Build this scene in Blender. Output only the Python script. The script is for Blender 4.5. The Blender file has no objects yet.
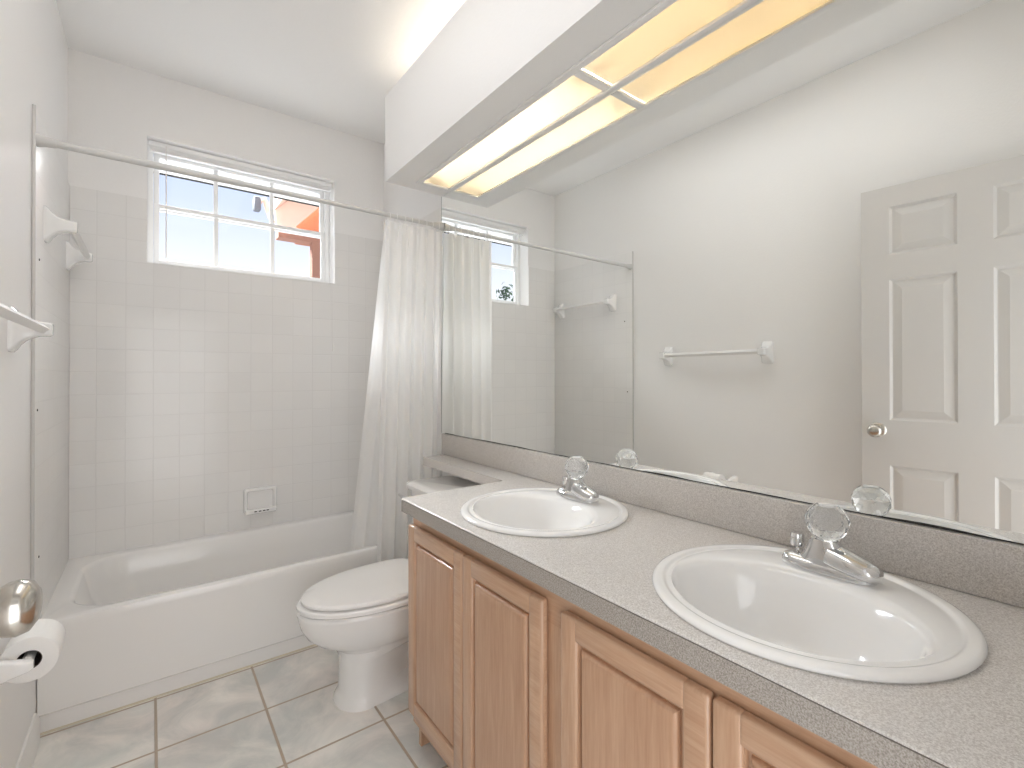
import bpy, bmesh, math, random
from mathutils import Vector, Matrix, noise
S = bpy.context.scene
COL = S.collection
R = math.radians
PI = math.pi

# ------------------------------------------------------------------ camera
F_PX, YAW, PITCH, ROLL = 476.2148, 0.6483, 0.0048, -0.0011
CAM = Vector((0.3108, -2.9906, 1.2269))
_d = Vector((math.sin(YAW), math.cos(YAW), 0)); _r = Vector((math.cos(YAW), -math.sin(YAW), 0)); _z = Vector((0, 0, 1))
_F = _d*math.cos(PITCH) + _z*math.sin(PITCH); _U0 = -_d*math.sin(PITCH) + _z*math.cos(PITCH)
_R = _r*math.cos(ROLL) + _U0*math.sin(ROLL); _U = _U0*math.cos(ROLL) - _r*math.sin(ROLL)
cd = bpy.data.cameras.new('camera'); cam = bpy.data.objects.new('camera', cd); COL.objects.link(cam)
cd.sensor_fit = 'HORIZONTAL'; cd.sensor_width = 36; cd.lens = 36*F_PX/1024
cd.shift_x = -0.2362/1024; cd.shift_y = -9.7899/1024; cd.clip_start = 0.01; cd.clip_end = 200
M = Matrix((_R, _U, -_F)).transposed().to_4x4(); M.translation = CAM; cam.matrix_world = M
S.camera = cam

# ------------------------------------------------------------------ view, sky, sun, large lights
S.view_settings.view_transform = 'Standard'; S.view_settings.look = 'None'
S.view_settings.exposure = 0.52; S.view_settings.gamma = 1.0; S.view_settings.use_curve_mapping = False
S.cycles.max_bounces = 16; S.cycles.diffuse_bounces = 12; S.cycles.glossy_bounces = 8; S.cycles.transmission_bounces = 10; S.cycles.transparent_max_bounces = 16
W = bpy.data.worlds.new('sky'); S.world = W; W.use_nodes = True
nt = W.node_tree; nt.nodes.clear()
tc = nt.nodes.new('ShaderNodeTexCoord'); sp = nt.nodes.new('ShaderNodeSeparateXYZ')
rp = nt.nodes.new('ShaderNodeValToRGB'); bg = nt.nodes.new('ShaderNodeBackground'); out = nt.nodes.new('ShaderNodeOutputWorld')
nt.links.new(tc.outputs['Generated'], sp.inputs[0]); nt.links.new(sp.outputs['Z'], rp.inputs[0])
nt.links.new(rp.outputs[0], bg.inputs[0]); nt.links.new(bg.outputs[0], out.inputs[0])
rp.color_ramp.elements[0].position = 0.16; rp.color_ramp.elements[0].color = (0.80, 0.83, 0.89, 1)
rp.color_ramp.elements[1].position = 0.62; rp.color_ramp.elements[1].color = (0.30, 0.47, 0.80, 1)
e = rp.color_ramp.elements.new(0.30); e.color = (0.54, 0.62, .84, 1)
bg.inputs[1].default_value = 1.0

def light(name, typ, loc, energy, color=(1, 1, 1), size=None, rot=None, sy=None):
    l = bpy.data.lights.new(name, typ); l.energy = energy; l.color = color
    if typ == 'AREA':
        l.shape = 'RECTANGLE'; l.size = size; l.size_y = sy or size
    o = bpy.data.objects.new(name, l); COL.objects.link(o); o.location = loc
    if rot: o.rotation_euler = rot
    return o
sun = light('sun', 'SUN', (0, -5, 8), 1.3, (1, 0.93, 0.82), rot=(R(48), 0, R(-22)))
sun.data.angle = R(0.6)
# added fill light in the hallway, shining in through the open doorway
light('hallway_fill', 'AREA', (0.28, -3.50, 0.95), 15, (0.97, 0.98, 1.0), 1.6, (R(97), 0, 0), 1.8)
# added fill light under the ceiling, out of view, to brighten the room
light('ceiling_fill', 'AREA', (0.68, -1.75, 2.735), 4.2, (0.98, 0.985, 1.0), 0.5, (0, 0, 0), 1.6)
# added light panel outside, out of view, boosting daylight through the window
light('window_fill', 'AREA', (0.6, 4.0, 4.75), 1150, (0.95, 0.98, 1.0), 4.6, (R(-58), 0, 0), 1.5)

# ------------------------------------------------------------------ materials
def nodes(name):
    m = bpy.data.materials.new(name); m.use_nodes = True
    t = m.node_tree; b = t.nodes['Principled BSDF']
    return m, t, b
def lin(r, g, b):
    f = lambda c: (c/255/12.92) if c/255 <= .04045 else ((c/255+.055)/1.055)**2.4
    return (f(r), f(g), f(b), 1)
def add_bump(t, b, scale, dist, detail=3, strength=1.0, src=None):
    n = t.nodes.new('ShaderNodeBump'); n.inputs['Distance'].default_value = dist; n.inputs['Strength'].default_value = strength
    if src is None:
        c = t.nodes.new('ShaderNodeTexCoord'); x = t.nodes.new('ShaderNodeTexNoise')
        x.inputs['Scale'].default_value = scale; x.inputs['Detail'].default_value = detail
        t.links.new(c.outputs['Object'], x.inputs['Vector']); src = x.outputs[0]
    t.links.new(src, n.inputs['Height']); t.links.new(n.outputs[0], b.inputs['Normal'])
def simple(name, col, rough=.5, metal=0, bump=None, coat=0, spec=None):
    m, t, b = nodes(name)
    b.inputs['Base Color'].default_value = col; b.inputs['Roughness'].default_value = rough; b.inputs['Metallic'].default_value = metal
    if coat: b.inputs['Coat Weight'].default_value = coat; b.inputs['Coat Roughness'].default_value = .05
    if spec is not None: b.inputs['Specular IOR Level'].default_value = spec
    if bump: add_bump(t, b, *bump)
    return m
paint = simple('wall_paint', (.85, .84, .828, 1), .42, bump=(90, .0006))
ceil_paint = simple('ceiling_paint', (.87, .865, .855, 1), .8, bump=(60, .001))
door_paint = simple('door_paint', (.63, .61, .585, 1), .38)
trim_paint = simple('trim_paint', (.82, .81, .79, 1), .35)
porcelain = simple('porcelain', (.88, .875, .865, 1), .12, coat=.4)
tub_enamel = simple('tub_enamel', (.87, .86, .845, 1), .16, coat=.3)
ceramic = simple('white_ceramic', (.88, .875, .865, 1), .14, coat=.3)
seat_plastic = simple('seat_plastic', (.91, .905, .895, 1), .18)
chrome = simple('chrome', (.74, .74, .74, 1), .07, 1)
nickel = simple('brushed_nickel', (.62, .59, .54, 1), .2, 1)
plastic = simple('white_plastic', (.82, .81, .79, 1), .3)
vinyl = simple('window_vinyl', (.90, .90, .895, 1), .35)
rod_enamel = simple('white_enamel_rod', (.62, .61, .59, 1), .3)
black = simple('black_edge', (.03, .028, .025, 1), .6)
seam_m = simple('seam', (.13, .115, .10, 1), .6)
dark = simple('dark_void', (.02, .018, .016, 1), .8)
paper = simple('toilet_paper', (.86, .85, .83, 1), .95, bump=(220, .0006))
card = simple('cardboard', (.08, .06, .05, 1), .9)
caulk = simple('cream_caulk', lin(214, 204, 184), .6)
mirror_m = simple('mirror_silver', (.93, .945, .93, 1), .0, 1)
grey_metal = simple('grey_lamp_metal', (.12, .125, .14, 1), .5)
fascia_m = simple('fascia_paint', lin(232, 194, 174), .7)
stucco_m = simple('orange_stucco', lin(160, 104, 76), .9, bump=(60, .004))
brown_m = simple('beam_brown', lin(150, 108, 90), .8)
white_eave = simple('eave_paint', (.88, .87, .86, 1), .6)
bounce_ground_m = simple('bounce_ground', (.62, .60, .56, 1), .95, bump=(30, .01))  # unseen ground, made pale to bounce light onto eave and ceiling
bark = simple('bark', (.12, .085, .06, 1), .9, bump=(20, .02))
dim_tube_m = simple('dim_tube', (.8, .79, .76, 1), .25)
dim_tube_m.node_tree.nodes['Principled BSDF'].inputs['Emission Color'].default_value = (1, .80, .55, 1)
dim_tube_m.node_tree.nodes['Principled BSDF'].inputs['Emission Strength'].default_value = 11  # weak glow added to brighten the near diffuser panel

m, t, b = nodes('leaves'); leaf_m = m
c = t.nodes.new('ShaderNodeTexCoord'); x = t.nodes.new('ShaderNodeTexNoise'); x.inputs['Scale'].default_value = 1.6
r_ = t.nodes.new('ShaderNodeValToRGB'); r_.color_ramp.elements[0].color = (.045, .085, .05, 1); r_.color_ramp.elements[1].color = (.16, .24, .13, 1)
t.links.new(c.outputs['Object'], x.inputs['Vector']); t.links.new(x.outputs[0], r_.inputs[0]); t.links.new(r_.outputs[0], b.inputs['Base Color']); b.inputs['Roughness'].default_value = .7

# thin clear glass
m = bpy.data.materials.new('window_glass'); m.use_nodes = True; t = m.node_tree; t.nodes.clear(); glass_m = m
o_ = t.nodes.new('ShaderNodeOutputMaterial'); mx = t.nodes.new('ShaderNodeMixShader'); tr = t.nodes.new('ShaderNodeBsdfTransparent'); gl = t.nodes.new('ShaderNodeBsdfGlossy')
gl.inputs['Roughness'].default_value = .02; mx.inputs[0].default_value = .008; tr.inputs[0].default_value = (.985, .985, .985, 1)
t.links.new(tr.outputs[0], mx.inputs[1]); t.links.new(gl.outputs[0], mx.inputs[2]); t.links.new(mx.outputs[0], o_.inputs[0])

# clear acrylic
m, t, b = nodes('clear_acrylic'); acrylic = m
b.inputs['Base Color'].default_value = (.97, .98, .98, 1); b.inputs['Roughness'].default_value = .03; b.inputs['Transmission Weight'].default_value = .92; b.inputs['IOR'].default_value = 1.46

# curtain fabrics (thin cloth lets light through)
def cloth(name, col, trans, clear):
    m = bpy.data.materials.new(name); m.use_nodes = True; t = m.node_tree; t.nodes.clear()
    o = t.nodes.new('ShaderNodeOutputMaterial'); d = t.nodes.new('ShaderNodeBsdfDiffuse'); tl = t.nodes.new('ShaderNodeBsdfTranslucent'); tp = t.nodes.new('ShaderNodeBsdfTransparent')
    a = t.nodes.new('ShaderNodeMixShader'); c2 = t.nodes.new('ShaderNodeMixShader')
    d.inputs[0].default_value = col; tl.inputs[0].default_value = col; a.inputs[0].default_value = trans; c2.inputs[0].default_value = clear
    t.links.new(d.outputs[0], a.inputs[1]); t.links.new(tl.outputs[0], a.inputs[2]); t.links.new(a.outputs[0], c2.inputs[1]); t.links.new(tp.outputs[0], c2.inputs[2]); t.links.new(c2.outputs[0], o.inputs[0])
    return m
curtain_m = cloth('curtain_cloth', (.94, .935, .925, 1), .42, .08)
liner_m = cloth('liner_film', (.94, .935, .925, 1), .45, .13)

# light diffuser: aged cream acrylic sheet
m = bpy.data.materials.new('light_diffuser'); m.use_nodes = True; t = m.node_tree; t.nodes.clear(); diffuser_m = m
o_ = t.nodes.new('ShaderNodeOutputMaterial'); d_ = t.nodes.new('ShaderNodeBsdfDiffuse'); tl = t.nodes.new('ShaderNodeBsdfTranslucent'); a_ = t.nodes.new('ShaderNodeMixShader')
d_.inputs[0].default_value = (.80, .72, .57, 1); tl.inputs[0].default_value = (.70, .665, .59, 1); a_.inputs[0].default_value = .6
t.links.new(d_.outputs[0], a_.inputs[1]); t.links.new(tl.outputs[0], a_.inputs[2]); t.links.new(a_.outputs[0], o_.inputs[0])
# lit fluorescent tube
m = bpy.data.materials.new('lit_fluorescent'); m.use_nodes = True; t = m.node_tree; t.nodes.clear(); tube_m = m
o_ = t.nodes.new('ShaderNodeOutputMaterial'); e_ = t.nodes.new('ShaderNodeEmission'); e_.inputs[0].default_value = (1, .94, .86, 1); e_.inputs[1].default_value = 230
t.links.new(e_.outputs[0], o_.inputs[0])

# glazed wall tile
def tile_mat(name, axes, size, off, tile, grout, mort, rough, bump, vary=0.02, marble=False):
    m, t, b = nodes(name)
    c = t.nodes.new('ShaderNodeTexCoord'); s = t.nodes.new('ShaderNodeSeparateXYZ'); k = t.nodes.new('ShaderNodeCombineXYZ')
    t.links.new(c.outputs['Object'], s.inputs[0])
    for i, a in enumerate(axes):
        ad = t.nodes.new('ShaderNodeMath'); ad.operation = 'ADD'; ad.inputs[1].default_value = off[i]
        t.links.new(s.outputs[a], ad.inputs[0]); t.links.new(ad.outputs[0], k.inputs[i])
    br = t.nodes.new('ShaderNodeTexBrick'); br.offset = 0; br.squash = 1
    br.inputs['Scale'].default_value = 1; br.inputs['Brick Width'].default_value = size[0]; br.inputs['Row Height'].default_value = size[1]
    br.inputs['Mortar Size'].default_value = mort; br.inputs['Mortar Smooth'].default_value = .3; br.inputs['Bias'].default_value = 0
    t.links.new(k.outputs[0], br.inputs['Vector'])
    c1 = tuple(min(1, v*(1+vary)) for v in tile[:3])+(1,); c2 = tuple(v*(1-vary) for v in tile[:3])+(1,)
    br.inputs['Color1'].default_value = c1; br.inputs['Color2'].default_value = c2; br.inputs['Mortar'].default_value = grout
    colour = br.outputs['Color']
    if marble:
        n1 = t.nodes.new('ShaderNodeTexNoise'); n1.inputs['Scale'].default_value = 5; n1.inputs['Detail'].default_value = 6; n1.inputs['Roughness'].default_value = .62; n1.inputs['Distortion'].default_value = .8
        n2 = t.nodes.new('ShaderNodeTexNoise'); n2.inputs['Scale'].default_value = 2.6; n2.inputs['Detail'].default_value = 4
        t.links.new(k.outputs[0], n1.inputs['Vector']); t.links.new(k.outputs[0], n2.inputs['Vector'])
        r1 = t.nodes.new('ShaderNodeValToRGB'); r1.color_ramp.elements[0].position = .36; r1.color_ramp.elements[1].position = .66
        r1.color_ramp.elements[0].color = lin(208, 209, 207); r1.color_ramp.elements[1].color = lin(243, 239, 235)
        r2 = t.nodes.new('ShaderNodeValToRGB'); r2.color_ramp.elements[0].position = .38; r2.color_ramp.elements[1].position = .62
        r2.color_ramp.elements[0].color = (.965, 1.0, .985, 1); r2.color_ramp.elements[1].color = (1.0, .965, .95, 1)
        t.links.new(n1.outputs[0], r1.inputs[0]); t.links.new(n2.outputs[0], r2.inputs[0])
        mu = t.nodes.new('ShaderNodeMix'); mu.data_type = 'RGBA'; mu.blend_type = 'MULTIPLY'; mu.inputs[0].default_value = 1
        t.links.new(r1.outputs[0], mu.inputs[6]); t.links.new(r2.outputs[0], mu.inputs[7])
        fx = t.nodes.new('ShaderNodeMix'); fx.data_type = 'RGBA'; t.links.new(br.outputs['Fac'], fx.inputs[0]); t.links.new(mu.outputs[2], fx.inputs[6]); fx.inputs[7].default_value = grout
        colour = fx.outputs[2]
    t.links.new(colour, b.inputs['Base Color']); b.inputs['Roughness'].default_value = rough
    inv = t.nodes.new('ShaderNodeMath'); inv.operation = 'SUBTRACT'; inv.inputs[0].default_value = 1; t.links.new(br.outputs['Fac'], inv.inputs[1])
    add_bump(t, b, 0, bump, src=inv.outputs[0])
    return m
TW = (.825, .815, .80, 1); TG = (.79, .78, .765, 1)
tile_far = tile_mat('wall_tile_far', ('X', 'Z'), (.108, .108), (.006, -.387), TW, TG, .0022, .16, .0005, .012)
tile_side = tile_mat('wall_tile_side', ('Y', 'Z'), (.108, .108), (2.17, -.387), TW, TG, .0022, .28, .0005, .012)
floor_m = tile_mat('floor_tile', ('X', 'Y'), (.3255, .3143), (3.255, 1.0365+3.143), (.7, .7, .66), lin(184, 168, 150), .005, .28, .0012, 0, True)

# speckled laminate
def lam(name, c0, c1):
    m, t, b = nodes(name)
    c = t.nodes.new('ShaderNodeTexCoord'); n1 = t.nodes.new('ShaderNodeTexNoise'); n1.inputs['Scale'].default_value = 430; n1.inputs['Detail'].default_value = 3; n1.inputs['Roughness'].default_value = .7
    r1 = t.nodes.new('ShaderNodeValToRGB'); r1.color_ramp.elements[0].position = .36; r1.color_ramp.elements[1].position = .62
    r1.color_ramp.elements[0].color = c0; r1.color_ramp.elements[1].color = c1
    t.links.new(c.outputs['Object'], n1.inputs['Vector']); t.links.new(n1.outputs[0], r1.inputs[0]); t.links.new(r1.outputs[0], b.inputs['Base Color']); b.inputs['Roughness'].default_value = .27; b.inputs['Specular IOR Level'].default_value = .75
    return m
laminate = lam('speckled_laminate', lin(186, 180, 175), lin(226, 223, 219))
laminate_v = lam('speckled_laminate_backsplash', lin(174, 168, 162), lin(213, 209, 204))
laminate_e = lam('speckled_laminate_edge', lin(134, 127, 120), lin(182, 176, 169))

# maple, grain running along one axis
def wood(name, axis, c0, c1, seed):
    m, t, b = nodes(name)
    c = t.nodes.new('ShaderNodeTexCoord'); mp = t.nodes.new('ShaderNodeMapping'); mp.inputs['Location'].default_value = (seed, seed*1.7, seed*.6)
    sc = [26, 26, 26]; sc[axis] = 1.6; mp.inputs['Scale'].default_value = sc
    n1 = t.nodes.new('ShaderNodeTexNoise'); n1.inputs['Scale'].default_value = 1.5; n1.inputs['Detail'].default_value = 6; n1.inputs['Roughness'].default_value = .65; n1.inputs['Distortion'].default_value = .6
    n2 = t.nodes.new('ShaderNodeTexNoise'); n2.inputs['Scale'].default_value = 9; n2.inputs['Detail'].default_value = 4
    t.links.new(c.outputs['Object'], mp.inputs[0]); t.links.new(mp.outputs[0], n1.inputs['Vector']); t.links.new(mp.outputs[0], n2.inputs['Vector'])
    ad = t.nodes.new('ShaderNodeMix'); ad.data_type = 'FLOAT'; ad.inputs[0].default_value = .35
    t.links.new(n1.outputs[0], ad.inputs[2]); t.links.new(n2.outputs[0], ad.inputs[3])
    r1 = t.nodes.new('ShaderNodeValToRGB'); r1.color_ramp.elements[0].position = .34; r1.color_ramp.elements[1].position = .66
    r1.color_ramp.elements[0].color = c0; r1.color_ramp.elements[1].color = c1
    t.links.new(ad.outputs[0], r1.inputs[0]); t.links.new(r1.outputs[0], b.inputs['Base Color'])
    b.inputs['Roughness'].default_value = .36; b.inputs['Coat Weight'].default_value = .8; b.inputs['Coat Roughness'].default_value = .12
    add_bump(t, b, 0, .0002, src=n2.outputs[0])
    return m
WA, WB = lin(182, 142, 112), lin(204, 169, 140)
wood_v = wood('maple_vertical', 2, WA, WB, .3)
wood_h = wood('maple_horizontal', 1, WA, WB, 4.1)
wood_p = wood('maple_panel', 2, lin(175, 134, 104), lin(197, 159, 129), 7.7)

# ------------------------------------------------------------------ geometry helpers
def obj(name, bm, mats, parent=None, smooth=30, recalc=True):
    if recalc: bmesh.ops.recalc_face_normals(bm, faces=bm.faces)
    me = bpy.data.meshes.new(name); bm.to_mesh(me); bm.free()
    for mm in (mats if isinstance(mats, (list, tuple)) else [mats]): me.materials.append(mm)
    if smooth:
        for p in me.polygons: p.use_smooth = True
        me.set_sharp_from_angle(angle=R(smooth))
    o = bpy.data.objects.new(name, me); COL.objects.link(o)
    if parent: o.parent = parent
    return o
def tag(o, label, cat, group=None):
    o['label'] = label; o['category'] = cat
    if group: o['group'] = group
    return o
def thing(name, loc, label, cat, group=None, rz=0):
    o = bpy.data.objects.new(name, None); COL.objects.link(o); o.location = loc; o.rotation_euler = (0, 0, rz); o.empty_display_size = .05
    return tag(o, label, cat, group)
def struct(name, bm, mats, smooth=30):
    o = obj(name, bm, mats, None, smooth); o['kind'] = 'structure'; return o
def copy_tree(o, parent=None):
    c = o.copy(); COL.objects.link(c); c.parent = parent
    for ch in list(o.children): copy_tree(ch, c)
    return c
def BM(): return bmesh.new()
def box(bm, x0, x1, y0, y1, z0, z1, bev=0, seg=2, mi=0):
    v = [bm.verts.new((x, y, z)) for x in (x0, x1) for y in (y0, y1) for z in (z0, z1)]
    fs = [bm.faces.new([v[i] for i in q]) for q in ((0, 1, 3, 2), (4, 6, 7, 5), (0, 4, 5, 1), (2, 3, 7, 6), (0, 2, 6, 4), (1, 5, 7, 3))]
    for f in fs: f.material_index = mi
    if bev:
        es = list({e for f in fs for e in f.edges})
        bmesh.ops.bevel(bm, geom=es, offset=bev, segments=seg, profile=.5, affect='EDGES', clamp_overlap=True)
    return bm
def B(*a, **k): return box(BM(), *a, **k)
def loft(bm, rings, cap0=True, cap1=True, closed=True, mi=0):
    vs = [[bm.verts.new(p) for p in r] for r in rings]
    n = len(vs[0])
    for a, c in zip(vs, vs[1:]):
        for i in range(n if closed else n-1):
            j = (i+1) % n
            f = bm.faces.new((a[i], a[j], c[j], c[i])); f.material_index = mi
    if cap0: bm.faces.new(list(reversed(vs[0]))).material_index = mi
    if cap1: bm.faces.new(vs[-1]).material_index = mi
    return bm
def ell(cx, cy, z, rx, ry, n=40, e=1.0):
    r = []
    for i in range(n):
        t = 2*PI*i/n; c, s = math.cos(t), math.sin(t)
        r.append((cx+rx*math.copysign(abs(c)**e, c), cy+ry*math.copysign(abs(s)**e, s), z))
    return r
def lathe(bm, prof, n=32, origin=(0, 0, 0), axis='Z', cap0=True, cap1=True, mi=0):
    rings = []
    for r, h in prof:
        ring = []
        for i in range(n):
            t = 2*PI*i/n; a, c2 = r*math.cos(t), r*math.sin(t)
            p = {'Z': (a, c2, h), 'X': (h, a, c2), 'Y': (c2, h, a)}[axis]
            ring.append((p[0]+origin[0], p[1]+origin[1], p[2]+origin[2]))
        rings.append(ring)
    return loft(bm, rings, cap0, cap1, True, mi)
def tube(bm, pts, r, n=12, mi=0):
    pts = [Vector(p) for p in pts]; rr = r if isinstance(r, (list, tuple)) else [r]*len(pts)
    rings = []; up = None
    for i, p in enumerate(pts):
        d = (pts[min(i+1, len(pts)-1)] - pts[max(i-1, 0)]).normalized()
        if up is None: up = d.orthogonal().normalized()
        up = (up - d*up.dot(d)).normalized(); sd = d.cross(up)
        rings.append([p + (up*math.cos(2*PI*k/n) + sd*math.sin(2*PI*k/n))*rr[i] for k in range(n)])
    return loft(bm, rings, True, True, True, mi)
def rrect(x0, x1, y0, y1, r, n=8):
    pts = []
    for cx, cy, a in ((x1-r, y1-r, 0), (x0+r, y1-r, 90), (x0+r, y0+r, 180), (x1-r, y0+r, 270)):
        for i in range(n+1):
            t = R(a+90*i/n); pts.append((cx+r*math.cos(t), cy+r*math.sin(t)))
    return pts
def prism(bm, poly, a0, a1, axis='Z', mi=0):
    f = {'Z': lambda p, h: (p[0], p[1], h), 'Y': lambda p, h: (p[0], h, p[1]), 'X': lambda p, h: (h, p[0], p[1])}[axis]
    return loft(bm, [[f(p, a0) for p in poly], [f(p, a1) for p in poly]], True, True, True, mi)
def bool_diff(o, cutters):
    for c in cutters:
        md = o.modifiers.new('cut', 'BOOLEAN'); md.operation = 'DIFFERENCE'; md.solver = 'EXACT'; md.object = c
    bpy.context.view_layer.update()
    dg = bpy.context.evaluated_depsgraph_get(); me = bpy.data.meshes.new_from_object(o.evaluated_get(dg))
    o.modifiers.clear(); old = o.data; o.data = me; bpy.data.meshes.remove(old)
    for c in cutters: bpy.data.objects.remove(c)

# ------------------------------------------------------------------ room shell
XW, YD, ZC, YT, ZT = 1.52, -3.04, 2.75, -.82, .387      # room width, door wall, ceiling, tile edge, tub rim
struct('floor', B(-.9, 1.9, -5.2, .16, -.12, 0), floor_m, 0)
struct('ceiling', B(-.9, 1.9, -5.2, .16, ZC, ZC+.12), ceil_paint, 0)
struct('wall_left', B(-.12, 0, YD, .16, 0, ZC), paint, 0)
struct('wall_right', B(XW, XW+.12, YD, .16, 0, ZC), paint, 0)
WX0, WX1, WZ0, WZ1 = .291, 1.206, 1.798, 2.431
bm = BM()
for q in ((0, WX0, 0, ZC), (WX1, XW, 0, ZC), (WX0, WX1, 0, WZ0), (WX0, WX1, WZ1, ZC)): box(bm, q[0], q[1], 0, .16, q[2], q[3])
struct('wall_window', bm, paint, 0)
DX0, DX1, DZ = .062, .845, 2.075
bm = BM()
for q in ((-.12, DX0, 0, ZC), (DX1, XW+.12, 0, ZC), (DX0, DX1, DZ, ZC)): box(bm, q[0], q[1], YD-.12, YD, q[2], q[3])
struct('wall_door', bm, paint, 0)
struct('wall_hall_left', B(-.9, -.78, -5.2, YD-.12, 0, ZC), paint, 0)
struct('wall_hall_right', B(1.78, 1.9, -5.2, YD-.12, 0, ZC), paint, 0)
struct('wall_hall_end', B(-.78, 1.78, -5.2, -5.08, 0, ZC), paint, 0)
bm = BM()   # door casing on the bathroom side
box(bm, DX1, DX1+.06, YD, YD+.014, 0, DZ+.06, .004); box(bm, 0.002, DX0-.012, YD, YD+.014, 0, DZ+.06, .004); box(bm, 0.002, DX1, YD, YD+.014, DZ, DZ+.06, .004)
struct('trim_1', bm, trim_paint)
# tile sheets standing a little proud of the painted wall
bm = BM(); TT = 2.112
for q in ((.0085, WX0, ZT, TT), (WX1, XW-.0085, ZT, TT), (WX0, WX1, ZT, WZ0)): box(bm, q[0], q[1], -.008, 0, q[2], q[3])
struct('trim_2', bm, tile_far, 0)
struct('trim_3', box(BM(), 0, .008, YT, 0, ZT, TT, .002, 2), tile_side)
struct('trim_9', box(BM(), .0005, .0095, YT-.006, YT-.0003, ZT, TT, .001, 2), simple('tile_edge_caulk', (.62, .61, .59, 1), .5))
struct('trim_4', box(BM(), XW-.008, XW, YT+.03, 0, ZT, TT, .002, 2), tile_side)
def tube_line(name, pts, r, mm):
    return struct(name, tube(BM(), pts, r, 8), mm)
tube_line('trim_5', [(.01, -.708, .002), (XW-.01, -.708, .002)], .0045, caulk)
bm = BM(); prism(bm, [(0, 0), (.014, 0), (.014, .075), (.009, .088), (.006, .098), (0, .1)], -.745, YD+.016, 'Y')
for v in bm.verts: pass
struct('baseboard_left', bm, trim_paint)

# ------------------------------------------------------------------ boxed-in soffit with the light in it
SX, SY, SZ, ST = 1.215, -.775, 2.175, 2.588
PX0, PX1 = 1.345, 1.506
BAY = [(-.885, -1.925), (-1.955, -2.995)]
bm = BM()
box(bm, SX, SX+.018, YD, SY, SZ, ST); box(bm, SX+.018, XW, SY-.018, SY, SZ, ST)
box(bm, SX+.018, PX0, YD, SY-.018, SZ, SZ+.018); box(bm, PX1, XW, YD, SY-.018, SZ, SZ+.018); box(bm, PX0, PX1, BAY[0][0], SY-.018, SZ, SZ+.018)
struct('trim_6', bm, paint, 0)
cl = thing('ceiling_light', (1.42, -1.9, SZ), 'boxed-in fluorescent light with cream diffuser panels above the big mirror', 'light')
def loc(o, root):           # keep world coordinates after parenting to an un-rotated empty
    o.location = -Vector(root.location); return o
def part(name, bm, mats, root, smooth=30):
    return loc(obj(name, bm, mats, root, smooth), root)
bm = BM(); FZ0, FZ1 = SZ-.010, SZ-.0005
for x0, x1, y0, y1 in ((PX0-.012, PX0+.012, -3.02, -.868), (PX1-.007, 1.5195, -3.02, -.868), (PX0+.012, PX1-.007, -.897, -.868), (PX0+.012, PX1-.007, -1.955, -1.925)):
    box(bm, x0, x1, y0, y1, FZ0, FZ1, .002)
part('frame', bm, trim_paint, cl)
for y1, y0 in BAY:
    part('diffuser', B(PX0+.001, PX1-.001, y0, y1, SZ+.003, SZ+.006), diffuser_m, cl, 0)
tb = lathe(BM(), [(.013, -1.87), (.013, -.96)], 16, (1.383, 0, SZ+.14), 'Y')
part('fluorescent_tube', tb, tube_m, cl)['label'] = 'bright fluorescent tube'
tb = lathe(BM(), [(.013, -2.93), (.013, -2.0)], 16, (1.383, 0, SZ+.14), 'Y')
part('fluorescent_tube', tb, dim_tube_m, cl)['label'] = 'dim fluorescent tube with an added weak glow'
for y in (-.95, -1.88, -1.99, -2.94): part('lamp_holder', B(1.385, 1.425, y-.008, y+.008, SZ+.0185, SZ+.190, .003), plastic, cl)
bm = BM(); prism(bm, [(1.355, SZ+.175), (1.365, SZ+.192), (1.445, SZ+.192), (1.455, SZ+.175), (1.458, SZ+.177), (1.447, SZ+.196), (1.363, SZ+.196), (1.352, SZ+.177)], -3.0, -.90, 'Y')
part('light_shield', bm, plastic, cl)  # unseen pan added over the tubes to hold direct light off the ceiling

# ------------------------------------------------------------------ mirror
mr = thing('wall_mirror', (1.52, -1.9, .94), 'large frameless plate mirror filling the wall above the countertop backsplash', 'mirror')
part('mirror_glass', B(1.5145, 1.5195, YD+.004, -.794, .9345, SZ-.0105), mirror_m, mr, 0)
bm = BM()
for i in range(150):   # worn, blackened silvering along the lower edge
    y = -.83 - i*.0147
    if y < YD+.02: break
    h = .0016 + max(0, noise.noise(Vector((y*5.3, 2.1, 0)))+.12)*.007
    h2 = .0016 + max(0, noise.noise(Vector(((y-.0147)*5.3, 2.1, 0)))+.12)*.007
    prism(bm, [(y, .9345), (y-.0147, .9345), (y-.0147, .9345+h2), (y, .9345+h)], 1.5139, 1.5144, 'X')
part('worn_edge', bm, black, mr, 0)
part('edge_strip', B(1.5140, 1.5195, -.7938, -.7915, .9345, SZ-.0105), grey_metal, mr, 0)

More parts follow.
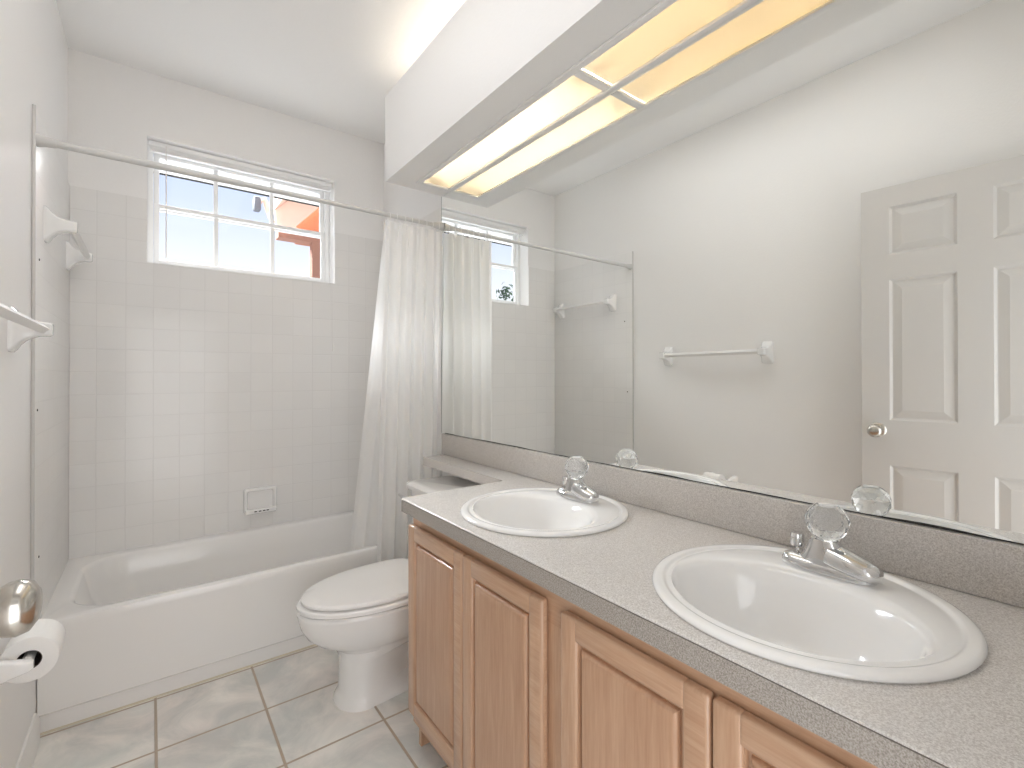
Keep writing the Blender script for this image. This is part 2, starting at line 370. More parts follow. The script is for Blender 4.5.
# ------------------------------------------------------------------ window
wn = bpy.data.objects.new('window_1', None); COL.objects.link(wn); wn['kind'] = 'structure'; wn.location = ((WX0+WX1)/2, .13, WZ0)
bm = BM(); fy0, fy1 = .105, .158
fw = .026
box(bm, WX0, WX0+fw, fy0, fy1, WZ0, WZ1, .003); box(bm, WX1-fw, WX1, fy0, fy1, WZ0, WZ1, .003)
box(bm, WX0+fw, WX1-fw, fy0, fy1, WZ0, WZ0+.022, .003); box(bm, WX0+fw, WX1-fw, fy0, fy1, WZ1-.025, WZ1, .003)
part('window_frame', bm, vinyl, wn)
ZM = 2.112
def sash(z0, z1, y0, y1, low):
    bm = BM(); a, c = WX0+fw+.001, WX1-fw-.001; s = .024
    box(bm, a, a+s, y0, y1, z0, z1, .003); box(bm, c-s, c, y0, y1, z0, z1, .003)
    box(bm, a+s, c-s, y0, y1, z0, z0+.022, .003); box(bm, a+s, c-s, y0, y1, z1-.022, z1, .003)
    for xm in (.596, .881): box(bm, xm-.011, xm+.011, y0+.003, y1-.003, z0+.02, z1-.02, .002)
    o = part('window_sash', bm, vinyl, wn)
    g = obj('glass_pane', B(a+.01, c-.01, (y0+y1)/2-.001, (y0+y1)/2+.001, z0+.01, z1-.01), glass_m, o, 0)
    return o
sash(WZ0+.0225, ZM+.020, .107, .127, True)
sash(ZM-.010, WZ1-.0255, .131, .153, False)
bm = BM(); box(bm, .70, .78, .098, .1045, WZ0+.024, WZ0+.034, .002)
part('sash_lift', bm, vinyl, wn)

# mini blind drawn up at the head of the window recess
bl = thing('mini_blind', (.75, .05, WZ1), 'white mini blind drawn all the way up in the window recess', 'blind')
part('headrail', B(WX0+.006, WX1-.006, .034, .060, WZ1-.030, WZ1-.004, .002), vinyl, bl)
bm = BM()
for i in range(7): box(bm, WX0+.012, WX1-.012, .035, .060, WZ1-.0465+i*.0023, WZ1-.0448+i*.0023)
part('slat_stack', bm, vinyl, bl, 0)
part('bottom_rail', B(WX0+.012, WX1-.012, .036, .059, WZ1-.056, WZ1-.0475, .002), vinyl, bl)
bm = BM(); tube(bm, [(.369, .03, WZ1-.02), (.369, .0262, WZ1-.04), (.3695, .028, 1.835)], .0032, 8)
part('tilt_wand', bm, plastic, bl)
bm = BM(); tube(bm, [(1.196, .030, WZ1-.02), (1.196, .015, WZ1-.08), (1.1950, -.011, WZ0+.06), (1.1948, -.0112, 1.60), (1.1948, -.0112, 1.43)], .0012, 6)
lathe(bm, [(.002, 1.432), (.0042, 1.42), (.0042, 1.383)], 10, (1.1948, -.0122, 0))
part('lift_cord', bm, plastic, bl)

# ------------------------------------------------------------------ bathtub
def tub():
    x0, x1, y0, y1 = .002, XW-.002, -.722, -.002
    bm = BM(); n = 12
    def rr(xa, xb, ya, yb, r, z): return [(p[0], p[1], z) for p in rrect(xa, xb, ya, yb, r, n)]
    rings = [rr(x0, x1, y0+.016, y1, .004, 0.0), rr(x0, x1, y0+.016, y1, .004, .060), rr(x0, x1, y0+.003, y1, .004, .072), rr(x0, x1, y0, y1, .006, ZT-.03),
             rr(x0, x1, y0, y1, .008, ZT-.014), rr(x0+.001, x1-.001, y0+.004, y1, .010, ZT-.004), rr(x0+.002, x1-.002, y0+.012, y1-.002, .012, ZT)]
    ix0, ix1, iy0, iy1 = .072, 1.44, -.672, -.06
    rings += [rr(ix0-.012, ix1+.012, iy0-.010, iy1+.012, .165, ZT), rr(ix0-.002, ix1+.002, iy0-.002, iy1+.002, .16, ZT-.004), rr(ix0+.006, ix1-.006, iy0+.006, iy1-.006, .155, ZT-.016),
              rr(ix0+.03, ix1-.012, iy0+.02, iy1-.02, .15, ZT-.12), rr(ix0+.09, ix1-.03, iy0+.045, iy1-.045, .14, .14), rr(ix0+.14, ix1-.06, iy0+.075, iy1-.075, .13, .085), rr(ix0+.22, ix1-.12, iy0+.13, iy1-.13, .10, .07)]
    loft(bm, rings, True, True)
    return bm
bt = thing('bathtub', (.76, -.36, 0), 'white alcove bathtub with a flat apron under the tiled window wall', 'bathtub')
part('tub_body', tub(), tub_enamel, bt, 40)
part('drain', lathe(BM(), [(.03, 0), (.03, .004), (.022, .006)], 24, (1.22, -.36, .0705)), chrome, bt)

# ------------------------------------------------------------------ curtain rod, rings, curtain and liner
YR, ZR = -.806, 2.005
rd = thing('curtain_rod', (.76, YR, ZR), 'white telescoping shower curtain rod across the tub alcove', 'curtain rod')
bm = lathe(BM(), [(.0125, .012), (.0125, .60), (.0105, .606), (.0105, XW-.012)], 20, (0, YR, ZR), 'X')
part('rod', bm, rod_enamel, rd)
for xa, s in ((.0085, 1), (XW-.0085, -1)):
    prof = [(.021, 0), (.021, .006), (.017, .02), (.0145, .045), (.0126, .05)]
    part('flange', lathe(BM(), [(r, xa+s*h) for r, h in prof], 24, (0, YR, ZR), 'X'), rod_enamel, rd)
def curtain(xt0, xt1, xb0, xb1, yt, yb0, yb1, z1, z0, folds, amp, seed, n=220, mrow=46):
    bm = BM(); rnd = random.Random(seed); ph = [rnd.uniform(0, 6.28) for _ in range(6)]
    rows = []
    for j in range(mrow+1):
        v = j/mrow; z = z1 + (z0-z1)*v; row = []
        for i in range(n+1):
            s = i/n
            sw = s + .012*math.sin(9*s*PI + ph[0])
            x = (xt0+(xt1-xt0)*sw)*(1-v) + (xb0+(xb1-xb0)*sw)*v
            yb = yb0 + (yb1-yb0)*s
            y = yt*(1-v) + yb*v
            a = amp*(.55+.45*min(1, v*3))*(.75+.25*math.sin(5.1*s+ph[1]))
            w = math.sin(2*PI*folds*s + ph[2] + .5*math.sin(2.2*v+ph[3]+5*s)) + .16*math.sin(2*PI*folds*2.3*s+ph[4])*(1-.6*v)
            y += a*w
            x += .35*a*math.cos(2*PI*folds*s*1.0 + ph[5])
            gather = max(0, 1-v*14)
            z_ = z - .008*gather*(.5-.5*math.cos(2*PI*folds*s*1.0))
            row.append(bm.verts.new((x, y, z_)))
        rows.append(row)
    for a, c in zip(rows, rows[1:]):
        for i in range(n): bm.faces.new((a[i], a[i+1], c[i+1], c[i]))
    return bm
cu = thing('shower_curtain', (1.34, YR, ZR), 'white fabric shower curtain bunched up at the mirror end of the rod', 'curtain')
part('fabric', curtain(1.205, 1.516, 1.165, 1.512, YR+.004, -.772, -.766, ZR-.022, .16, 5.2, .024, 3), curtain_m, cu, 80)
ln = thing('curtain_liner', (1.28, YR, ZR), 'sheer white shower curtain liner trailing inside the bathtub behind the fabric curtain', 'curtain liner')
part('film', curtain(1.205, 1.48, 1.082, 1.40, YR+.006, -.60, -.62, ZR-.024, .20, 4.0, .015, 11), liner_m, ln, 80)
for i in range(8):
    xx = 1.222 + i*.038
    bm = BM(); pts = [(xx+.003*math.sin(i*2.1)*math.sin(t), YR+.0185*math.sin(t), ZR-.006+.0205*math.cos(t)) for t in [2*PI*k/20 for k in range(21)]]
    tube(bm, pts, .0016, 6)
    part('curtain_ring', bm, plastic, cu)

# ------------------------------------------------------------------ toilet (local: X' = distance from right wall, facing -x)
TY = -1.16
to = thing('toilet', (XW-.010, TY, 0), 'white two-piece toilet with its lid closed between bathtub and vanity', 'toilet')
def egg(front, back, hw, z, n=56, wide=None, eb=.62):
    cx = wide if wide is not None else back + (front-back)*.42
    r = []
    for i in range(n):
        t = 2*PI*i/n; c, s = math.cos(t), math.sin(t)
        if c >= 0: x = cx + (front-cx)*c; y = hw*s
        else: x = cx - (cx-back)*abs(c)**eb; y = hw*math.copysign(abs(s)**.8, s)
        r.append((-x, y, z))
    return r
def tpart(name, bm, mats, smooth=40):
    return obj(name, bm, mats, to, smooth)
bm = BM(); KS = .945
def ped(front, rx, hw, back, hr, z, n=56):      # round front column with a slimmer trapway behind it
    cx = front-rx; r = []
    for i in range(n):
        t = 2*PI*i/n; c, s = math.cos(t), math.sin(t)
        if c >= -.3: x, y = cx+rx*c, hw*s
        else:
            q = (abs(c)-.3)/.7
            x = cx-rx*.3 - (cx-rx*.3-back)*(q**.55); y = math.copysign(hw*abs(s)*(1-min(1, q*5)) + min(1, q*5)*hr*min(1, (1-q)**.25*1.0), s)
        r.append((-x, y, z))
    return r
loft(bm, [ped(.650, .095, .106, .20, .098, 0), ped(.650, .095, .106, .20, .098, .012), ped(.638, .09, .099, .20, .085, .03), ped(.632, .087, .095, .20, .034, .05), ped(.630, .087, .094, .20, .026, .12), ped(.632, .090, .095, .19, .036, .17),
          egg(.642, .17, .100, .200, wide=.49), egg(.672, .13, .122, .224, wide=.47), egg(.715, .11, .148, .246, wide=.46), egg(.748, .10, .166, .276, wide=.45), egg(.768, .08, .176, .312, wide=.44), egg(.776, .065, .181, .34, wide=.44),
          egg(.780, .06, .184, .357, wide=.44), egg(.781, .06, .185, .368, wide=.44), egg(.776, .065, .180, .375, wide=.44), egg(.70, .12, .12, .376, wide=.44)])
tpart('bowl', bm, porcelain)
bm = BM()
loft(bm, [egg(.774, .30, .182, .379, wide=.47, eb=.5), egg(.781, .296, .187, .383, wide=.47, eb=.5), egg(.781, .296, .187, .394, wide=.47, eb=.5), egg(.775, .30, .182, .399, wide=.47, eb=.5)])
tpart('seat', bm, seat_plastic)
bm = BM()
loft(bm, [egg(.756, .268, .170, .4030, wide=.46, eb=.45), egg(.766, .262, .177, .4055, wide=.46, eb=.45), egg(.767, .262, .178, .414, wide=.46, eb=.45), egg(.760, .266, .173, .421, wide=.46, eb=.45), egg(.72, .29, .145, .4255, wide=.46, eb=.5), egg(.60, .36, .07, .4275, wide=.46, eb=.6)])
tpart('lid', bm, seat_plastic)
for s in (-1, 1):
    bm = BM(); box(bm, -.262, -.236, s*.075-.016, s*.075+.016, .3772, .416, .006, 3)
    tpart('hinge', bm, seat_plastic)
bm = BM()
def rr3(xa, xb, ya, yb, r, z, n=6): return [(p[0], p[1], z) for p in rrect(xa, xb, ya, yb, r, n)]
loft(bm, [rr3(-.20, -.03, -.19, .19, .03, .377), rr3(-.215, -.02, -.215, .215, .035, .43), rr3(-.235, -.015, -.228, .228, .035, .55), rr3(-.242, -.012, -.235, .235, .035, .706)])
tpart('tank', bm, porcelain)
bm = BM()
loft(bm, [rr3(-.246, -.010, -.240, .240, .034, .707), rr3(-.256, -.008, -.248, .248, .036, .712), rr3(-.258, -.008, -.250, .250, .036, .728), rr3(-.252, -.010, -.245, .245, .034, .736), rr3(-.238, -.02, -.23, .23, .03, .740)])
tpart('tank_lid', bm, porcelain)
bm = BM(); lathe(bm, [(.014, -.258), (.014, -.242)], 16, (0, .185, .665), 'X')
tube(bm, [(-.258, .185, .665), (-.268, .19, .666), (-.275, .235, .672), (-.276, .262, .676)], [.007, .008, .0075, .006], 10)
tpart('flush_lever', bm, chrome)
for s in (-1, 1):
    tpart('bolt_cap', lathe(BM(), [(.016, 0.001), (.015, .014), (.008, .022)], 16, (-.36, s*.118, 0)), porcelain)

# ------------------------------------------------------------------ vanity cabinet
CY0, CY1 = YD+.004, -1.5285         # near and far ends
va = thing('vanity_cabinet', (1.26, -2.28, 0), 'light maple double vanity cabinet with raised panel doors under the countertop', 'cabinet')
bm = BM()
box(bm, 1.026, 1.515, CY1-.016, CY1, .0, .787); box(bm, 1.026, 1.515, CY0, CY0+.016, 0, .787); box(bm, 1.10, 1.515, CY0+.016, CY1-.016, .085, .10); box(bm, 1.505, 1.515, CY0+.016, CY1-.016, .1, .5)
part('carcass', bm, wood_v, va, 0)
part('toe_kick', B(1.085, 1.099, CY0+.016, CY1-.016, 0, .085), wood_h, va, 0)
doors = [(-1.531, -1.8715), (-1.8755, -2.206), (-2.263, -2.593), (-2.597, -2.927)]
DZ0, DZ1 = .13, .742
bm = BM()
box(bm, 1.006, 1.0258, CY0, CY1, .690, .787, mi=1); box(bm, 1.006, 1.0258, CY0, CY1, .085, .170, mi=1)
for a, c in ((CY1, CY1-.04), (-1.852, -1.895), (-2.185, -2.284), (-2.574, -2.617), (-2.907, CY0)): box(bm, 1.006, 1.0258, c, a, .170, .690)
part('face_frame', bm, [wood_v, wood_h], va, 0)
def door(y1, y0):
    SW = .047; xf, xb = .984, 1.005
    bm = BM()
    box(bm, xf, xb, y1-SW, y1, DZ0, DZ1, .0065, 3); box(bm, xf, xb, y0, y0+SW, DZ0, DZ1, .0065, 3)
    k = len(bm.faces)
    bm2 = BM(); box(bm2, xf, xb, y0+SW-.006, y1-SW+.006, DZ1-SW, DZ1, .0065, 3); box(bm2, xf, xb, y0+SW-.006, y1-SW+.006, DZ0, DZ0+SW, .0065, 3)
    me = bpy.data.meshes.new('tmp'); bm2.to_mesh(me); bm2.free(); bm.from_mesh(me); bpy.data.meshes.remove(me)
    bm.faces.ensure_lookup_table()
    for f in bm.faces[k:]: f.material_index = 1
    o = part('door', bm, [wood_v, wood_h], va, 35)
    bm = BM(); ya, yb, za, zb = y0+SW-.002, y1-SW+.002, DZ0+SW-.002, DZ1-SW+.002
    prof = [(0, .014), (0, .0060), (.004, .0065), (.0065, .0120), (.0100, .0128)] + [(.0105+.0125*(1-math.cos(R(q_))), .0128-.0124*math.sin(R(q_))) for q_ in (0, 12, 24, 36, 48, 60, 72, 90)] + [(.030, .0002)]
    rings = [[(xf+d, ya+i, za+i), (xf+d, yb-i, za+i), (xf+d, yb-i, zb-i), (xf+d, ya+i, zb-i)] for i, d in prof]
    loft(bm, rings, True, True)
    obj('raised_panel', bm, wood_p, o, 28)
for a, c in doors: door(a, c)

# ------------------------------------------------------------------ countertop with banjo shelf over the toilet tank
HC, XF = .829, .962
ct = thing('countertop', (1.24, -2.2, .79), 'grey speckled laminate countertop with backsplash and a narrow shelf over the toilet tank', 'countertop')
CYE = -1.522
poly = [(XF, YD+.003), (1.5175, YD+.003), (1.5175, -.838), (1.386, -.838), (1.386, CYE), (XF+.012, CYE)]
for i in range(1, 5):
    t = R(90*i/4); poly.append((XF+.012-.012*math.sin(t), CYE-.012+.012*math.cos(t)))
bm = BM(); prism(bm, poly, HC-.041, HC)
es = [e for e in bm.edges if all(v.co.z > HC-.001 for v in e.verts)]
bmesh.ops.bevel(bm, geom=es, offset=.0035, segments=3, profile=.5, affect='EDGES')
top = obj('top', bm, laminate, None, 35)
SINKS = [(1.243, -1.914), (1.236, -2.612)]
cut = []
for sx, sy in SINKS:
    cut.append(obj('cut', lathe(BM(), [(.222, HC-.1), (.222, HC+.1)], 64, (sx, sy, 0)), laminate, None))
bool_diff(top, cut)
top.data.polygons.foreach_set('use_smooth', [True]*len(top.data.polygons)); top.data.set_sharp_from_angle(angle=R(35))
top.parent = ct; loc(top, ct)
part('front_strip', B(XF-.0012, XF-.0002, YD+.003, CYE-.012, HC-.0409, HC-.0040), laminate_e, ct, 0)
part('laminate_seam', B(XF-.0013, XF+.002, YD+.003, CYE-.014, HC-.0039, HC-.0029), seam_m, ct, 0)
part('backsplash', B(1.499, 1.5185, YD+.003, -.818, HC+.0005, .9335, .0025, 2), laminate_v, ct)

# ------------------------------------------------------------------ sinks
def make_sink():
    s = thing('sink', (0, 0, 0), '', 'sink', 'round drop-in sinks in the countertop')
    bm = BM(); N = 72
    prof = [(.2205, .2205, 0, -.02), (.2365, .2365, 0, .0008), (.2395, .2395, 0, .002), (.2405, .2405, 0, .005), (.2385, .2385, 0, .0088), (.233, .233, 0, .0112), (.2235, .2235, 0, .0118), (.219, .219, 0, .0108), (.2165, .2165, 0, .0078), (.212, .212, 0, .0072), (.207, .208, -.001, .0088),
            (.186, .200, -.018, .0092), (.164, .196, -.038, .0085), (.155, .190, -.046, .005), (.149, .185, -.050, -.004), (.140, .178, -.052, -.03), (.127, .164, -.054, -.07), (.106, .138, -.054, -.105), (.077, .10, -.052, -.128), (.045, .055, -.050, -.138), (.024, .024, -.048, -.141), (.022, .022, -.048, -.15)]
    prof = [(a*1.027, b_*1.027, c_, d_) if d_ > -.14 else (a, b_, c_, d_) for a, b_, c_, d_ in prof]
    loft(bm, [ell(dx, 0, z, rx, ry, N) for rx, ry, dx, z in prof], False, True)
    obj('basin', bm, porcelain, s, 50)
    obj('drain', lathe(BM(), [(.0215, -.1415), (.0225, -.1385), (.019, -.137), (.016, -.139), (.012, -.136), (.004, -.134)], 24, (-.048, 0, 0)), chrome, s)
    obj('overflow_hole', lathe(BM(), [(.006, -.1895), (.006, -.188)], 14, (-.0, 0, -.0)) if False else B(-.1935, -.1915, -.012, .012, -.036, -.030, .0008), dark, s)
    return s
s0 = make_sink(); s0.location = (SINKS[0][0], SINKS[0][1], HC)
s0['label'] = 'round white drop-in sink in the countertop at the toilet end'
s1 = copy_tree(s0); s1.location = (SINKS[1][0], SINKS[1][1], HC); s1['label'] = 'round white drop-in sink in the countertop nearest the camera'

# ------------------------------------------------------------------ faucets
def make_faucet():
    f = thing('faucet', (0, 0, 0), '', 'faucet', 'single-knob chrome faucets')
    def stad(hx, hy, z, n=40, e=.62): return ell(0, 0, z, hx, hy, n, e)
    bm = BM()
    loft(bm, [stad(.029, .082, 0), stad(.030, .083, .003), stad(.029, .082, .012), stad(.026, .079, .018), stad(.018, .071, .0225), stad(.006, .058, .024)])
    obj('base', bm, chrome, f, 50)
    bm = BM()
    sec = [(.027, .058, -.006, .012), (.0265, .052, -.005, .022), (.025, .042, -.002, .034), (.0225, .033, .001, .046), (.0205, .027, .003, .056), (.0195, .0235, .003, .064)]
    loft(bm, [ell(0, cy, z, hx, hy, 36, .68) for hx, hy, cy, z in sec])
    obj('body', bm, chrome, f, 45)
    bm = BM(); rings = []
    A, Bp = Vector((-.002, -.008, .034)), Vector((-.012, -.093, .019)); d = (Bp-A).normalized(); sd = d.cross(Vector((0, 0, 1))).normalized(); up = sd.cross(d)
    for u, a, c2 in ((0, .028, .025), (.25, .029, .0235), (.5, .0285, .021), (.72, .026, .0185), (.88, .0215, .0155), (.96, .015, .011), (1.0, .006, .005)):
        p = A + (Bp-A)*u
        rings.append([p + sd*a*math.cos(2*PI*k/28) + up*c2*math.sin(2*PI*k/28) for k in range(28)])
    loft(bm, rings); obj('spout', bm, chrome, f, 50)
    bm = BM(); NK = 11; rows = []      # cut-crystal facets: rings turned half a step against each other
    for q, (r_k, z_k) in enumerate([(.0175, .0645), (.0300, .0745), (.0375, .0900), (.0385, .1060), (.0320, .1220), (.0215, .1310)]):
        rows.append([bm.verts.new((r_k*math.cos(2*PI*(i+.5*(q % 2))/NK), r_k*math.sin(2*PI*(i+.5*(q % 2))/NK), z_k)) for i in range(NK)])
    for q, (ra, rb) in enumerate(zip(rows, rows[1:])):
        for i in range(NK):
            j = (i+1) % NK
            if q % 2 == 0: bm.faces.new((ra[i], ra[j], rb[i])); bm.faces.new((ra[j], rb[j], rb[i]))
            else: bm.faces.new((ra[i], rb[j], rb[i])); bm.faces.new((ra[i], ra[j], rb[j]))
    bm.faces.new(list(reversed(rows[0]))); bm.faces.new(rows[-1])
    k = obj('knob_handle', bm, acrylic, f, 0)
    obj('index_cap', lathe(BM(), [(.0150, .1312), (.0150, .1335), (.011, .1345)], 24), ceramic, k)
    obj('knob_stem', lathe(BM(), [(.0105, .0640), (.0105, .0643)], 16), chrome, k)
    bm = BM(); lathe(bm, [(.0035, .012), (.0035, .036)], 10, (.012, .060, 0)); lathe(bm, [(.0115, .033), (.0128, .036), (.0128, .056), (.0115, .059)], 20, (.012, .060, 0))
    obj('lift_rod', bm, chrome, f)
    return f
f0 = make_faucet(); f0.location = (1.392, -1.903, HC+.0090); f0['label'] = 'chrome faucet with clear faceted knob on the sink at the toilet end'
f1 = copy_tree(f0); f1.location = (1.386, -2.611, HC+.0090); f1['label'] = 'chrome faucet with clear faceted knob on the sink nearest the camera'

# ------------------------------------------------------------------ towel bars
def towel_bar(y0, y1, z, label, x0, group):
    tbr = thing('towel_bar', (x0, (y0+y1)/2, z), label, 'towel bar', group)
    L = (y1-y0)/2
    for s in (-1, 1):
        bm = BM(); rings = []
        for xx, hh, hy, dz in ((0, .062, .031, 0), (.006, .062, .031, 0), (.012, .056, .029, 0), (.020, .043, .0255, .001), (.032, .031, .0225, .002), (.046, .024, .0205, .003), (.060, .0205, .0195, .004), (.080, .0195, .019, .004), (.086, .016, .0155, .004)):
            rings.append([(xx, s*L+p[0], dz+p[1]) for p in rrect(-hy, hy, -hh, hh, min(hy, hh)*.4, 5)])
        loft(bm, rings); obj('bracket', bm, ceramic, tbr, 40)
    bm = BM(); q = .0105
    prism(bm, [(.068-q*1.3, .004), (.068, .004+q*1.3), (.068+q*1.3, .004), (.068, .004-q*1.3)], -L+.017, L-.017, 'Y')
    obj('bar', bm, plastic, tbr, 0)
    return tbr
towel_bar(-1.745, -1.112, 1.358, 'white ceramic towel bar on the painted wall between bathtub and door', 0, None)
towel_bar(-.645, -.095, 1.768, 'white ceramic towel bar high on the tiled tub wall', .008, None)

# ------------------------------------------------------------------ toilet paper holder and roll
tp = thing('toilet_paper_holder', (0, -1.48, .612), 'white ceramic toilet paper holder low on the left wall', 'toilet paper holder')
for yy in (-1.555, -1.412):
    bm = BM(); rings = []
    for xx, hh, hy in ((0, .034, .017), (.008, .034, .017), (.02, .030, .0145), (.045, .026, .012), (.078, .018, .010), (.104, .0125, .009), (.111, .008, .006)):
        rings.append([(xx, yy+1.48+p[0], p[1]) for p in rrect(-hy, hy, -hh, hh, min(hy, hh)*.6, 5)])
    loft(bm, rings); obj('bracket', bm, ceramic, tp, 40)
obj('roller', lathe(BM(), [(.010, -.064), (.010, .057)], 18, (.098, 0, 0), 'Y'), plastic, tp)
rl = thing('toilet_paper_roll', (.100, -1.48, .612), 'white toilet paper roll on the ceramic holder', 'toilet paper')
bm = BM(); lathe(bm, [(.021, -.051), (.0455, -.051), (.048, -.049), (.048, .049), (.0455, .051), (.021, .051)], 48, (0, 0, 0), 'Y', False, False)
obj('paper', bm, paper, rl, 40)
obj('cardboard_core', lathe(BM(), [(.0208, .0505), (.0208, -.0505), (.0196, -.0505), (.0196, .0505)], 32, (0, 0, 0), 'Y', False, False), card, rl)

# ------------------------------------------------------------------ soap dish
sd_ = thing('soap_dish', (.797, -.008, .54), 'white ceramic soap dish set in the tiled wall above the bathtub', 'soap dish')
bm = BM(); SWX, SH = .082, .070
def rq(hx, hz, y, r, dz=0): return [(p[0], y, p[1]+dz) for p in rrect(-hx, hx, -hz, hz, r, 5)]
loft(bm, [rq(SWX, SH, 0, .012), rq(SWX, SH, -.022, .012), rq(SWX-.004, SH-.004, -.030, .012), rq(SWX-.012, SH-.012, -.030, .010, .0), rq(SWX-.016, SH-.017, -.024, .010), rq(SWX-.020, SH-.021, -.004, .010)])
obj('dish_body', bm, ceramic, sd_, 40)
bm = BM(); loft(bm, [rq(SWX-.004, .010, -.0205, .006, -.054), rq(SWX-.004, .013, -.044, .006, -.054), rq(SWX-.010, .008, -.052, .006, -.054)])
obj('ledge', bm, ceramic, sd_, 40)
for i, xx in enumerate((-.03, -.008, .012, .03)):
    obj('drain_slot', B(xx-.006, xx+.006, -.0545, -.0505, -.0545, -.0495, .0008), dark, sd_)

# small dark plugs left in the tile from an old shower door
for (y, z), lb in (((-.752, 1.622), 'small dark screw in the left wall tile edge below the upper towel bar'), ((-.777, 1.117), 'small dark screw in the left wall tile edge at mid height'), ((-.741, .62), 'small dark screw in the left wall tile edge just above the tub rim')):
    p = obj('screw', lathe(BM(), [(.0042, 0), (.0042, .0012), (.0025, .002)], 12, (.0082, y, z), 'X'), dark); tag(p, lb, 'screw', 'screws left in the tile')
# ------------------------------------------------------------------ door, ajar against the left wall
E0 = Vector((.145, -2.224)); ANG = math.atan2(.145-.078, .748)
do = bpy.data.objects.new('door_1', None); COL.objects.link(do); do['kind'] = 'structure'
do.location = (E0.x, E0.y, .012); do.rotation_euler = (0, 0, -ANG)
# local: leading edge at y = 0, hinge at y = -.757, face at x = 0, thickness to -x
DW, DH = .757, 2.048
pan = [(.101, .321), (.424, .646)]; zr = [(1.748, 1.958), (1.022, 1.64), (.235, .824)]
bm = BM(); th = .035
ycuts = [0, pan[0][0], pan[0][1], pan[1][0], pan[1][1], DW]; zcuts = [0, .235, .824, 1.022, 1.64, 1.748, 1.958, DH]
for i in range(5):
    for j in range(7):
        ya, yb, za, zb = -ycuts[i+1], -ycuts[i], zcuts[j], zcuts[j+1]
        if i in (1, 3) and j in (1, 3, 5):
            for sgn, xs in ((1, 0), (-1, -th)):
                prof = [(0, 0), (.010, .0095), (.014, .0095), (.040, .003), (.043, .002)]
                rings = [[(xs-sgn*d, ya+q, za+q), (xs-sgn*d, yb-q, za+q), (xs-sgn*d, yb-q, zb-q), (xs-sgn*d, ya+q, zb-q)] for q, d in prof]
                loft(bm, rings, False, True)
        else:
            for xs in (0, -th):
                bm.faces.new([bm.verts.new(p) for p in ((xs, ya, za), (xs, yb, za), (xs, yb, zb), (xs, ya, zb))])
for q in (((0, 0, 0), (0, 0, DH), (-th, 0, DH), (-th, 0, 0)), ((0, -DW, 0), (0, -DW, DH), (-th, -DW, DH), (-th, -DW, 0)), ((0, 0, 0), (-th, 0, 0), (-th, -DW, 0), (0, -DW, 0)), ((0, 0, DH), (-th, 0, DH), (-th, -DW, DH), (0, -DW, DH))):
    bm.faces.new([bm.verts.new(p) for p in q])
bmesh.ops.remove_doubles(bm, verts=bm.verts, dist=.0002)
obj('door_slab', bm, door_paint, do, 12)
KZ = .976
for sg in (1, -1):
    x0 = 0 if sg > 0 else -th
    prof = [(.033, 0), (.033, .005), (.026, .010), (.012, .013), (.0115, .034), (.020, .043), (.0265, .053), (.028, .062), (.025, .071), (.017, .0765), (.006, .078)]
    ko = obj('door_knob', lathe(BM(), [(r, x0+sg*h) for r, h in prof], 36, (0, -.058, KZ), 'X'), nickel, do, 50)
obj('latch_plate', B(-.029, -.006, .0001, .0012, KZ-.028, KZ+.028), nickel, do, 0)

# ------------------------------------------------------------------ outside the window
g = struct('floor_bounce_ground', B(-30, 30, .17, 40, -.3, -.2), bounce_ground_m, 0)
bm = BM(); box(bm, -2, 3.2, .16, .60, 2.60, 2.63); box(bm, -2, 3.2, .60, .625, 2.468, 2.556); box(bm, -2, 3.2, .56, .60, 2.575, 2.60)
struct('trim_7', bm, white_eave, 0)
struct('trim_8', B(-2, 3.2, .603, .62, 2.462, 2.4675), dark, 0)
bw = thing('house_wing', (1.9, 2.3, 0), 'sunlit peach gable wing of the house outside the right window panes', 'building')
bm = BM(); prism(bm, [(1.28, 2.885), (2.8, 4.39), (2.8, 4.60), (1.28, 3.05)], .9, 2.25, 'Y')
part('roof', bm, fascia_m, bw, 0)
bm = BM(); prism(bm, [(1.30, 2.70), (1.44, 2.70), (1.49, 2.768), (1.72, 3.02), (2.6, 3.9), (2.6, 4.18), (1.29, 2.89)], 2.2, 2.25, 'Y')
part('gable_fascia', bm, fascia_m, bw, 0)
bm = BM(); prism(bm, [(1.58, 2.705), (2.8, 2.705), (2.8, 4.38), (1.58, 3.17)], 2.62, 2.70, 'Y')
part('gable_wall', bm, stucco_m, bw, 0)
part('beam', B(1.33, 3.4, 2.26, 2.40, 2.64, 2.70), brown_m, bw, 0)
part('post', B(1.655, 1.735, 2.26, 2.36, -.2, 2.64), brown_m, bw, 0)
fl = thing('flood_light', (1.16, 2.2, 2.9), 'grey outdoor flood light on the corner of the peach house wing', 'lamp')
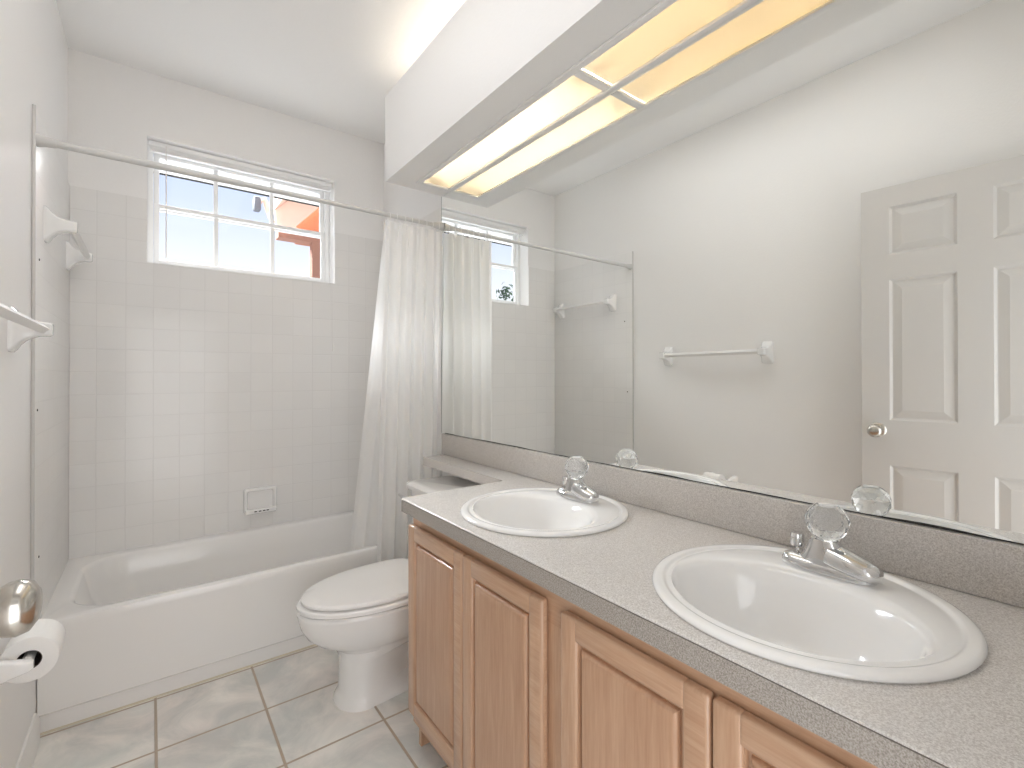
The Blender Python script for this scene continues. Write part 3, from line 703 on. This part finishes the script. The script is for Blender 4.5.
bm = BM(); box(bm, 1.095, 1.155, 2.14, 2.24, 2.84, 2.965, .01)
part('lamp_head', bm, grey_metal, fl)
bm = BM(); tube(bm, [(1.15, 2.19, 2.93), (1.19, 2.2, 2.97), (1.215, 2.2, 2.90), (1.24, 2.2, 2.80), (1.284, 2.21, 2.76)], [.02, .026, .026, .02, .012], 10)
part('arm', bm, fascia_m, fl)
def tree(x, y, h, w, seed, label, base=-.2):
    rnd = random.Random(seed)
    t_ = thing('tree', (x, y, base), label, 'tree', 'trees beyond the window')
    bm = BM(); tube(bm, [(0, 0, 0), (.05, .03, h*.3), (-.03, .05, h*.6), (.02, 0, h*.85)], [.13, .1, .07, .03], 10)
    for k in range(6):
        a = rnd.uniform(0, 6.28); z = h*rnd.uniform(.4, .7); tube(bm, [(0, 0, z), (w*.3*math.cos(a), w*.3*math.sin(a), z+h*.12), (w*.55*math.cos(a), w*.55*math.sin(a), z+h*.2)], [.05, .03, .015], 6)
    obj('trunk', bm, bark, t_)
    bm = BM(); cl_ = [(Vector((rnd.gauss(0, w*.33), rnd.gauss(0, w*.33), h*rnd.uniform(.45, .98))), rnd.uniform(.22, .48)) for _ in range(26)]
    for cpos, cr in cl_:
        for _ in range(110):
            d = Vector((rnd.gauss(0, 1), rnd.gauss(0, 1), rnd.gauss(0, 1))).normalized(); p = cpos + d*cr*rnd.uniform(.3, 1)
            u = d.orthogonal().normalized(); q = d.cross(u); a = rnd.uniform(0, 6.28); u, q = u*math.cos(a)+q*math.sin(a), q*math.cos(a)-u*math.sin(a)
            l = rnd.uniform(.05, .10)
            bm.faces.new([bm.verts.new(p+v) for v in (-u*l, q*l*.45, u*l, -q*l*.45)])
    obj('foliage', bm, leaf_m, t_, 0, False)
tree(-4.6, 9.0, 4.6, 1.1, 5, 'green leafy tree seen in the mirrored window pane, left of the gap')
tree(-7.6, 10.4, 4.45, 1.0, 8, 'green leafy tree seen in the mirrored window pane, right of the gap')
tree(-6.4, 13.2, 4.6, .8, 21, 'low green tree seen in the mirrored window pane, below the gap')
